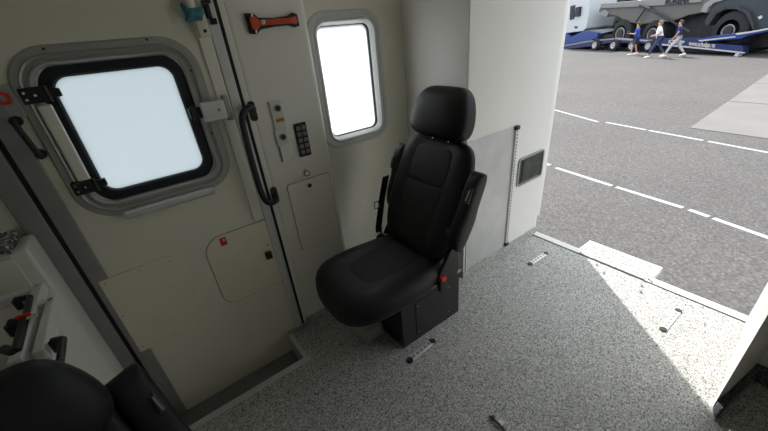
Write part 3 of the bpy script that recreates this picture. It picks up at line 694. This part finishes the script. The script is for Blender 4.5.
chandle((52, 341), (63, 339), (60, 362), (50, 366), .895, 'C-shaped black handle on the white bench, the one nearest the door')

# ================================================================ outside: truck, dump truck, people, trees
T0 = Vector((29.81, 13.74, G)); T1 = Vector((25.0, 4.74, G))
TU = (T1-T0).normalized(); TN = Vector((-TU.y, TU.x, 0))          # along the truck, and away/toward
if TN.dot(T0-CAM) < 0: TN = -TN                                    # TN points away from the vehicle
def tp(px, py, dep=0.0):
    d = _F*FPX + _r*(px-384) - _u*(py-215.5); q = T0+TN*dep
    return CAM + d*((q-CAM).dot(TN)/d.dot(TN))
def tprism(name, pts, dep, th, m, parent, bv=.02):
    bm = bmesh.new(); prism(bm, [tp(*p, dep) for p in pts], TN*th, bv, 2); return rel(link(name, bm, m), parent)
def wheel(name, px, py, rpx, dep, th, parent, rimf=.5, rimmat=None):
    c = tp(px, py, dep); r_ = (tp(px, py+rpx, dep)-c).length; bm = bmesh.new()
    prof = [(-.02, .60), (-.03, .80), (.02, .94), (.07, 1.0), (th-.07, 1.0), (th, .94), (th, .5)]
    n = 32; ua = TU; rings = []
    for y_, f_ in prof: rings.append([bm.verts.new(c+TN*y_+(ua*math.cos(2*math.pi*k/n)+Z*math.sin(2*math.pi*k/n))*r_*f_*(1+(.02 if (k % 2 and f_ > .99) else 0))) for k in range(n)])
    for A, B in zip(rings, rings[1:]):
        for k in range(n): bm.faces.new((A[k], A[(k+1) % n], B[(k+1) % n], B[k]))
    bm.faces.new(rings[-1])
    w_ = rel(link(name, bm, M['tyre']), parent)
    bm = bmesh.new(); rings = []
    for y_, f_ in ((-.005, .62), (-.035, .60), (-.035, .52), (.06, .42), (.06, .22), (-.01, .20), (-.01, .02)): rings.append([bm.verts.new(c+TN*y_+(ua*math.cos(2*math.pi*k/n)+Z*math.sin(2*math.pi*k/n))*r_*f_*(rimf/.6)) for k in range(n)])
    for A, B in zip(rings, rings[1:]):
        for k in range(n): bm.faces.new((A[k], A[(k+1) % n], B[(k+1) % n], B[k]))
    bm.faces.new(rings[-1]); o_ = link('rim', bm, rimmat or M['rim']); o_.parent = w_
    return w_
# --- tractor unit (white cab)
tr = empty('truck_tractor', tp(575, 50)); tag(tr, 'white truck cab with blue skirt, pulling the low loader, facing left', 'truck')
cabp = tprism('cab', [(553, -26), (586, -30), (590, -10), (588.5, 14), (586, 28), (583, 31), (560, 34)], .1, 2.3, M['cab'], tr, .05)
tprism('side_window', [(570.5, 6), (575, 5), (574, 19), (569.5, 20)], .06, .05, M['under'], cabp, .0)
tprism('mirror', [(575.5, 7.5), (579.5, 6.5), (578.5, 16), (574.5, 17)], -.1, .2, M['under'], cabp, .02)
tprism('door_handle', [(574.5, 26.3), (577, 26.3), (577, 28.3), (574.5, 28.3)], .07, .05, M['under'], cabp, .0)
tprism('skirt', [(560, 34), (566, 33), (571, 37), (583, 31), (587, 31), (598, 33), (597, 38), (589, 41), (574, 43), (560, 46)], .0, 2.2, M['blue'], tr, .03)
wheel('wheel', 577, 39, 5.0, .05, .35, tr, .35)
tprism('chassis', [(560, 38), (600, 34), (612, 34), (612, 37), (590, 42), (560, 46)], .4, 1.6, M['under'], tr)
tprism('fifth_wheel_guard', [(587, 30.5), (606, 29), (612, 31), (600, 34), (588, 35)], .2, 1.2, M['dumpl'], tr)
# --- low loader trailer
ll = empty('low_loader_trailer', tp(640, 50)); tag(ll, 'long navy low loader trailer with lowered ramp under the grey dump truck', 'trailer')
tprism('gooseneck', [(560, 47), (588, 42), (612, 39), (636, 39), (648, 41), (648, 43.5), (612, 42.5), (590, 46.5), (560, 50)], -.1, .40, M['navy'], ll)
tprism('deck_edge', [(560, 45.8), (588, 40.8), (612, 38.2), (648, 40.3), (648, 41.8), (612, 39.8), (588, 42.3), (560, 47.3)], -.14, .46, M['dumpl'], ll)
tprism('bed', [(640, 39.0), (700, 37.5), (700, 42), (743, 46), (742, 54), (700, 49.8), (646, 44.5)], -.05, .36, M['navy'], ll)
tprism('side_beam', [(588, 41), (640, 39.0), (700, 37.5), (743, 42), (742, 50), (700, 48), (646, 46.5), (590, 46.5)], 2.3, .3, M['navy'], ll)
tprism('ramp', [(696, 39.5), (718, 35.2), (742, 33.0), (752, 31), (768, 28), (790, 24), (790, 29), (768, 31.5), (748, 35.5), (740, 39), (700, 42)], -.12, .42, M['blue'], ll)
tprism('ramp_edge', [(735, 33.3), (750, 31.3), (790, 24), (790, 25.4), (752, 32.6), (737, 35.0)], -.16, .1, M['rim'], ll, 0)
tprism('ramp_edge', [(698, 40.3), (735, 36.2), (735, 37.3), (700, 41.6)], -.16, .1, M['rim'], ll, 0)
tprism('rub_rail', [(646, 42.5), (700, 47.6), (743, 52.3), (743, 53.4), (700, 48.9), (646, 43.8)], -.12, .1, M['rim'], ll, 0)
tprism('support_leg', [(735.5, 53), (739.5, 53), (736.5, 58), (732.5, 58)], -.1, .25, M['rim'], ll)
tprism('under_frame', [(600, 47), (640, 48), (743, 50.8), (736, 53.5), (690, 52.2), (640, 50.8), (600, 49)], .4, 1.9, M['under'], ll)
for px in (594.5, 613.0, 631.5, 648): wheel('wheel', px, 45.0 + (px-594)*.02, 6.0, -.28, .35, ll, .52)
# --- articulated dump truck
dt = empty('dump_truck', tp(680, 45, .6)); tag(dt, 'big grey articulated dump truck with dark slate front riding on the low loader', 'dump truck')
hop = tprism('hopper', [(598, 12), (600, 7), (604, 4.5), (640, 2.0), (690, -1), (735, -9), (728, 4), (722, 8), (704, 12.5), (688, 15.5), (672, 21.5), (640, 24.5), (628, 22.5), (616, 16), (604, 15.5)], .5, 2.6, M['dump'], dt, .08)
tprism('upper_rail', [(600, 8.5), (601, 3.6), (640, .2), (668, -2.5), (700, -6), (700, 2.3), (668, 5.0), (640, 6.7)], .38, .2, M['dumpl'], dt, .03)
tprism('tailgate_lip', [(598.5, 13), (604, 9.5), (609, 12.5), (606, 17), (600, 16.5)], .42, 2.4, M['dumpl'], dt, .05)
bm = bmesh.new()
for a, b_, r_ in (((645, 9), (636, 22), .05), ((647, 8), (668, 19), .06), ((668, 19), (690, 32), .06), ((640, 5), (650, 9), .08)): tube(bm, [tp(*a, .3), tp(*b_, .3)], r_, 8)
rel(link('lift_cylinder', bm, M['under']), dt)
tprism('chassis', [(612, 30), (640, 25), (690, 15), (722, 8), (728, -4), (738, -6), (742, 10), (720, 30), (712, 38), (640, 39)], 1.2, 1.4, M['under'], dt)
tprism('front_chassis', [(744, 31), (790, 26), (790, 45), (748, 49)], 1.3, 1.2, M['under'], dt)
tprism('rear_fender', [(700, 12), (704, 4), (712, -1), (722, -4), (724, 0), (714, 3), (708, 8), (706, 13)], .35, .5, M['greyp'], dt, .03)
tprism('bonnet', [(722, -10), (768, -16), (830, -18), (826, 22), (768, 29), (752, 31), (750, 22), (745, 13), (736, 9), (725, 9), (716, 14), (708, 26), (704, 22), (712, 6), (716, 0)], .45, 2.5, M['slate'], dt, .08)
tprism('fender_lip', [(704, 24), (712, 12), (722, 6.5), (738, 6.5), (748, 11), (752, 21), (755, 30), (752, 30), (749, 22), (745, 14), (736, 9.5), (725, 9.5), (716, 14), (708, 26)], .30, .4, M['under'], dt, .03)
tprism('headlight', [(757.5, 17), (761, 15.5), (762, 18), (759, 19.5)], .40, .1, M['rim'], dt, .01)
for px, py, rp, rf in ((620, 34.0, 13.4, .46), (652, 34.5, 13.2, .46), (728, 31.5, 18.5, .36)):
    w_ = wheel('wheel', px, py, rp, .40, .8, dt, rf, M['dumpl'])
    c_ = tp(px, py, .40); r_ = (tp(px, py+rp, .40)-c_).length*rf
    bm = bmesh.new(); disc(bm, c_+TN*.0, TN, r_*.66, .10, 24, .01); o_ = link('hub', bm, M['under']); o_.parent = w_
# lettering on the hopper rail and on the trailer
def lettering(name, txt, a, b_, h, dep, m, parent):
    p, q = tp(*a, dep), tp(*b_, dep); cu = bpy.data.curves.new(name, 'FONT'); cu.body = txt; cu.size = 1; cu.extrude = .01; cu.offset = .03
    o_ = bpy.data.objects.new(name, cu); col.objects.link(o_)
    bpy.context.view_layer.update(); wd = o_.dimensions.x
    dpg = bpy.context.evaluated_depsgraph_get(); me = bpy.data.meshes.new_from_object(o_.evaluated_get(dpg)); bpy.data.objects.remove(o_)
    o_ = bpy.data.objects.new(name, me); col.objects.link(o_); me.materials.clear(); me.materials.append(m)
    ux = (q-p).normalized(); uz = ux.cross(TN)
    uz = uz if uz.z > 0 else -uz; un = ux.cross(uz); sx = (q-p).length/wd
    mm = Matrix((ux, uz, un)).transposed().to_4x4(); mm = Matrix.Translation(p) @ mm @ Matrix.Diagonal((sx, h, 1, 1))
    me.transform(mm); o_.parent = parent; o_.matrix_parent_inverse = Matrix.Translation(parent.location).inverted(); return o_
lettering('lettering', 'ROKBAK', (664.5, 4.4), (688.5, 2.6), .62, .345, M['under'], dt)
lettering('lettering', 'www.scholpp.eu', (688.5, 45.2), (714.5, 47.6), .30, -.085, M['rim'], ll)
lettering('lettering', 'SCHOLPP', (668, 43.2), (683.5, 44.6), .26, -.085, M['rim'], ll)

# --- people
def skinmesh(name, verts, edges, radii, m, parent, root=0, sub=2):
    me = bpy.data.meshes.new(name); me.from_pydata(verts, edges, []); o_ = bpy.data.objects.new(name, me); col.objects.link(o_)
    md = o_.modifiers.new('skin', 'SKIN'); md.use_smooth_shade = True
    for i, r_ in enumerate(radii):
        sv = me.skin_vertices[0].data[i]; sv.radius = (r_, r_) if not isinstance(r_, tuple) else r_; sv.use_root = (i == root)
    s_ = o_.modifiers.new('sub', 'SUBSURF'); s_.levels = sub; s_.render_levels = sub
    bpy.context.view_layer.update(); dpg = bpy.context.evaluated_depsgraph_get()
    me2 = bpy.data.meshes.new_from_object(o_.evaluated_get(dpg)); bpy.data.objects.remove(o_)
    me2.materials.clear(); me2.materials.append(m)
    for p_ in me2.polygons: p_.use_smooth = True
    o_ = bpy.data.objects.new(name, me2); col.objects.link(o_); o_.parent = parent; return o_
def person(feet, heading, lab, shirt, legs, hairm, stride, arms, shorts=False, lean_f=.04, bulk=1.0, sc=1.0, hold=False):
    """local frame: faces +X; stride = (front foot x, rear foot x); arms = two (elbow, wrist) positions"""
    e = empty('person', feet, heading); e.scale = (sc, sc, sc); tag(e, lab, 'person')
    fx, bx = stride; hipz = .90; b = bulk
    V = []; E_ = []; Rr = []
    def add(p, r_, par=None):
        V.append(p); Rr.append(r_)
        if par is not None: E_.append((par, len(V)-1))
        return len(V)-1
    pel = add((0, 0, .95), (.12*b, .15*b)); bel = add((lean_f*.4+.02, 0, 1.10), (.125*b, .15*b), pel); ch = add((lean_f, 0, 1.32), (.12*b, .165*b), bel)
    nk = add((lean_f+.01, 0, 1.50), .052, ch); hd = add((lean_f+.03, 0, 1.60), (.088, .072), nk); tp_ = add((lean_f+.025, 0, 1.68), (.088, .074), hd)
    ns = add((lean_f+.125, 0, 1.625), .010, hd)
    LP_ = []
    for sy, x_, (el, wr) in ((1, fx, arms[0]), (-1, bx, arms[1])):
        sh = add((lean_f, sy*.19*b, 1.43), .058, ch); eb = add(el, .042, sh); ws = add(wr, .028, eb)
        dr = (Vector(wr)-Vector(el)).normalized(); pm = add(tuple(Vector(wr)+dr*.07), (.036, .022), ws)
        for j, l_ in enumerate((.065, .075, .070, .055)):
            o2 = Vector((.010*(j-1.5)*2, 0, .010*(j-1.5)*1.0)); k1 = add(tuple(Vector(wr)+dr*.105+o2), .0095, pm); add(tuple(Vector(wr)+dr*(.105+l_)+o2*1.1+Vector((.01, 0, -.012))), .008, k1)
        th = add(tuple(Vector(wr)+dr*.05+Vector((.035, 0, .018))), .010, pm); add(tuple(Vector(wr)+dr*.09+Vector((.045, 0, .02))), .008, th)
        hp_ = add((0, sy*.09*b, .90), .088*b, pel); kx = x_*.45+(.07 if x_ >= 0 else .05)
        kn = add((kx, sy*.10, .49), .055, hp_); az = .09 if x_ >= -.1 else .14
        an = add((x_, sy*.10, az), .036, kn); LP_.append(((0, sy*.09*b, .90), (kx, sy*.10, .49), (x_, sy*.10, az)))
        hl = add((x_-.03, sy*.10, az-.045), .036, an); add((x_+.15, sy*.10, max(.03, az-.06 if x_ >= -.1 else .035)), (.036, .028), hl)
    body = skinmesh('body', V, E_, Rr, M['skin'], e)
    # face detail: eyes and ears, mouth
    bm = bmesh.new()
    for sy in (-1, 1): disc(bm, (lean_f+.105, sy*.028, 1.648), (1, 0, 0), .008, .012, 10)
    link('eye', bm, M['black'], body)
    bm = bmesh.new()
    for sy in (-1, 1): loft(bm, [((lean_f+.025, sy*(.072+t_), 1.635), a_, .028*a_/.018, 2, X, Z) for t_, a_ in ((0, .012), (.008, .018), (.014, .010))], 12)
    link('ear', bm, M['skin'], body)
    # hair cap
    bm = bmesh.new(); loft(bm, [((lean_f+.005+o_, 0, z_), a_, b2, 2.2, X, Y) for z_, a_, b2, o_ in ((1.58, .050, .066, -.050), (1.63, .078, .082, -.030), (1.68, .095, .088, -.014), (1.72, .098, .085, -.003), (1.75, .080, .068, .004), (1.768, .045, .040, .004), (1.772, .015, .015, .004))], 20)
    link('hair', bm, hairm, body)
    # shirt
    V = []; E_ = []; Rr = []
    sz_ = add((0.0, 0, .88), (.142*b, .172*b)); s0 = add((0.0, 0, .97), (.146*b, .174*b), sz_); s1 = add((lean_f*.4+.03*b, 0, 1.12), (.150*b, .172*b), s0); s2 = add((lean_f, 0, 1.33), (.138*b, .182*b), s1); s3 = add((lean_f, 0, 1.46), (.085, .13), s2)
    for sy, (el, wr) in ((1, arms[0]), (-1, arms[1])):
        q = add((lean_f, sy*.19*b, 1.42), .074, s2); m_ = Vector((lean_f, sy*.19*b, 1.42)).lerp(Vector(el), .75); add(tuple(m_), .064, q)
    skinmesh('shirt', V, E_, Rr, shirt, e)
    V = []; E_ = []; Rr = []
    s0 = add((0, 0, .94), (.138*b, .165*b))
    for (h_, k_, a_) in LP_:
        q = add(h_, .104*b, s0); k2 = add(k_ if not shorts else tuple(Vector(h_).lerp(Vector(k_), .85)), .075 if not shorts else .088, q)
        if not shorts: add(tuple(Vector(k_).lerp(Vector(a_), .85)), .056, k2)
    skinmesh('shorts' if shorts else 'trousers', V, E_, Rr, legs, e)
    for (h_, k_, a_) in LP_:
        bm = bmesh.new(); zf = max(0, a_[2]-.09)
        loft(bm, [((a_[0]+x_, a_[1], zf*(1-(x_+.1)/.3)+z_), w_, h2, 2.6, Y, Z) for x_, w_, h2, z_ in ((-.085, .030, .030, .050), (-.06, .042, .045, .05), (.02, .045, .048, .05), (.10, .048, .034, .036), (.17, .040, .024, .026), (.195, .018, .012, .018))], 16); link('shoe', bm, M['shoe'], e)
    return e
hd_ = R(107)   # they walk to the left of the frame
fA = at(655, 57.3, 'z', G); fB = at(673.5, 56.3, 'z', G); fC = at(633, 55, 'z', G)
for f_ in (fA, fB, fC): f_.z = G
person(fA, hd_+.1, 'person in a white shirt and dark jeans, walking left across the yard', M['shirtw'], M['denim'], M['hairg'], (.34, -.36), (((.02, .22, 1.16), (.22, .16, 1.08)), ((.06, -.27, 1.15), (.26, -.24, 1.08))), lean_f=.12, bulk=1.14, sc=1.04)
person(fB, hd_, 'person in a navy t-shirt and light grey trousers, walking just behind the white shirt', M['shirtn'], M['greyt'], M['hair'], (.42, -.42), (((.08, .24, 1.17), (.20, .22, .96)), ((-.02, -.26, 1.16), (.06, -.26, .92))), lean_f=.06, sc=1.0)
pc3 = person(fC, hd_-.1, 'person in a blue t-shirt and shorts, alone at the left, looking at a phone', M['shirtb'], M['shorts'], M['hair'], (.12, -.14), (((.10, .25, 1.16), (.34, .16, 1.20)), ((-.02, -.27, 1.16), (.06, -.26, .92))), shorts=True, lean_f=.04, bulk=1.06, sc=1.0)
mw = Matrix.Translation(fC) @ Matrix.Rotation(hd_-.1, 4, 'Z')
ph = tag(link('phone', box(bmesh.new(), -.004, .004, -.035, .035, -.07, .07, .004), M['rim']), 'pale phone held up by the person in the blue t-shirt', 'phone')
ph.matrix_world = mw @ Matrix.Translation((.50, .12, 1.27)) @ Matrix.Rotation(-.6, 4, 'Y')

# --- trees behind
def tree(base, h, r_, lab, m, trunk_h):
    e = empty('tree', base); tag(e, lab, 'tree', 'trees behind the trucks')
    bm = bmesh.new(); tube(bm, smooth_path([(0, 0, 0), (.1, .05, trunk_h*.5), (0, 0, trunk_h), (.1, 0, h*.8)]), [.28-.008*k for k in range(19)], 10); link('trunk', bm, M['bark'], e)
    bm = bmesh.new(); rnd = random.Random(int(base.x*100))
    for k in range(60):
        a = rnd.uniform(0, 6.28); q = rnd.random()**.5; zz = trunk_h*.5+(h-trunk_h*.5)*rnd.random(); rad = r_*q*(1-.6*abs((zz-h*.5)/h))
        t = bmesh.new(); bmesh.ops.create_icosphere(t, subdivisions=2, radius=r_*rnd.uniform(.22, .38))
        for v in t.verts: v.co *= 1+rnd.uniform(-.22, .22)
        merge(bm, t, Matrix.Translation((rad*math.cos(a), rad*math.sin(a), zz)))
    link('crown', bm, m, e, smooth=False)
D0 = T0+TN*9
for i, (s_, h_, r_) in enumerate(((-9.5, 11, 2.7), (-3, 12, 2.9), (3.5, 11, 2.8), (10, 12, 2.8), (16.5, 11, 2.8), (23, 12, 2.8))):
    p_ = D0+TU*s_+TN*((i % 2)*2); p_.z = G
    tree(p_, h_, r_, ['dense green tree behind the white truck cab', 'dark green tree in the gap between the cab and the grey hopper', 'dark green tree behind the rear of the grey hopper', 'dark green tree behind the middle of the dump truck', 'dark green tree behind the slate bonnet', 'dark green tree beyond the right end of the ramp'][i], M['leaf'], 3.0)
bm = bmesh.new(); rnd = random.Random(3)
for k in range(150):
    t = bmesh.new(); bmesh.ops.create_icosphere(t, subdivisions=1, radius=rnd.uniform(.35, .6))
    for v in t.verts: v.co *= 1+rnd.uniform(-.2, .2)
    p_ = T0+TU*rnd.uniform(-12, 22)+TN*rnd.uniform(4.2, 5.0); merge(bm, t, Matrix.Translation((p_.x, p_.y, G+rnd.uniform(.2, 2.1))))
tag(link('hedge', bm, M['hedge'], smooth=False), 'paler green hedge low between the white cab and the dump truck wheels', 'hedge')
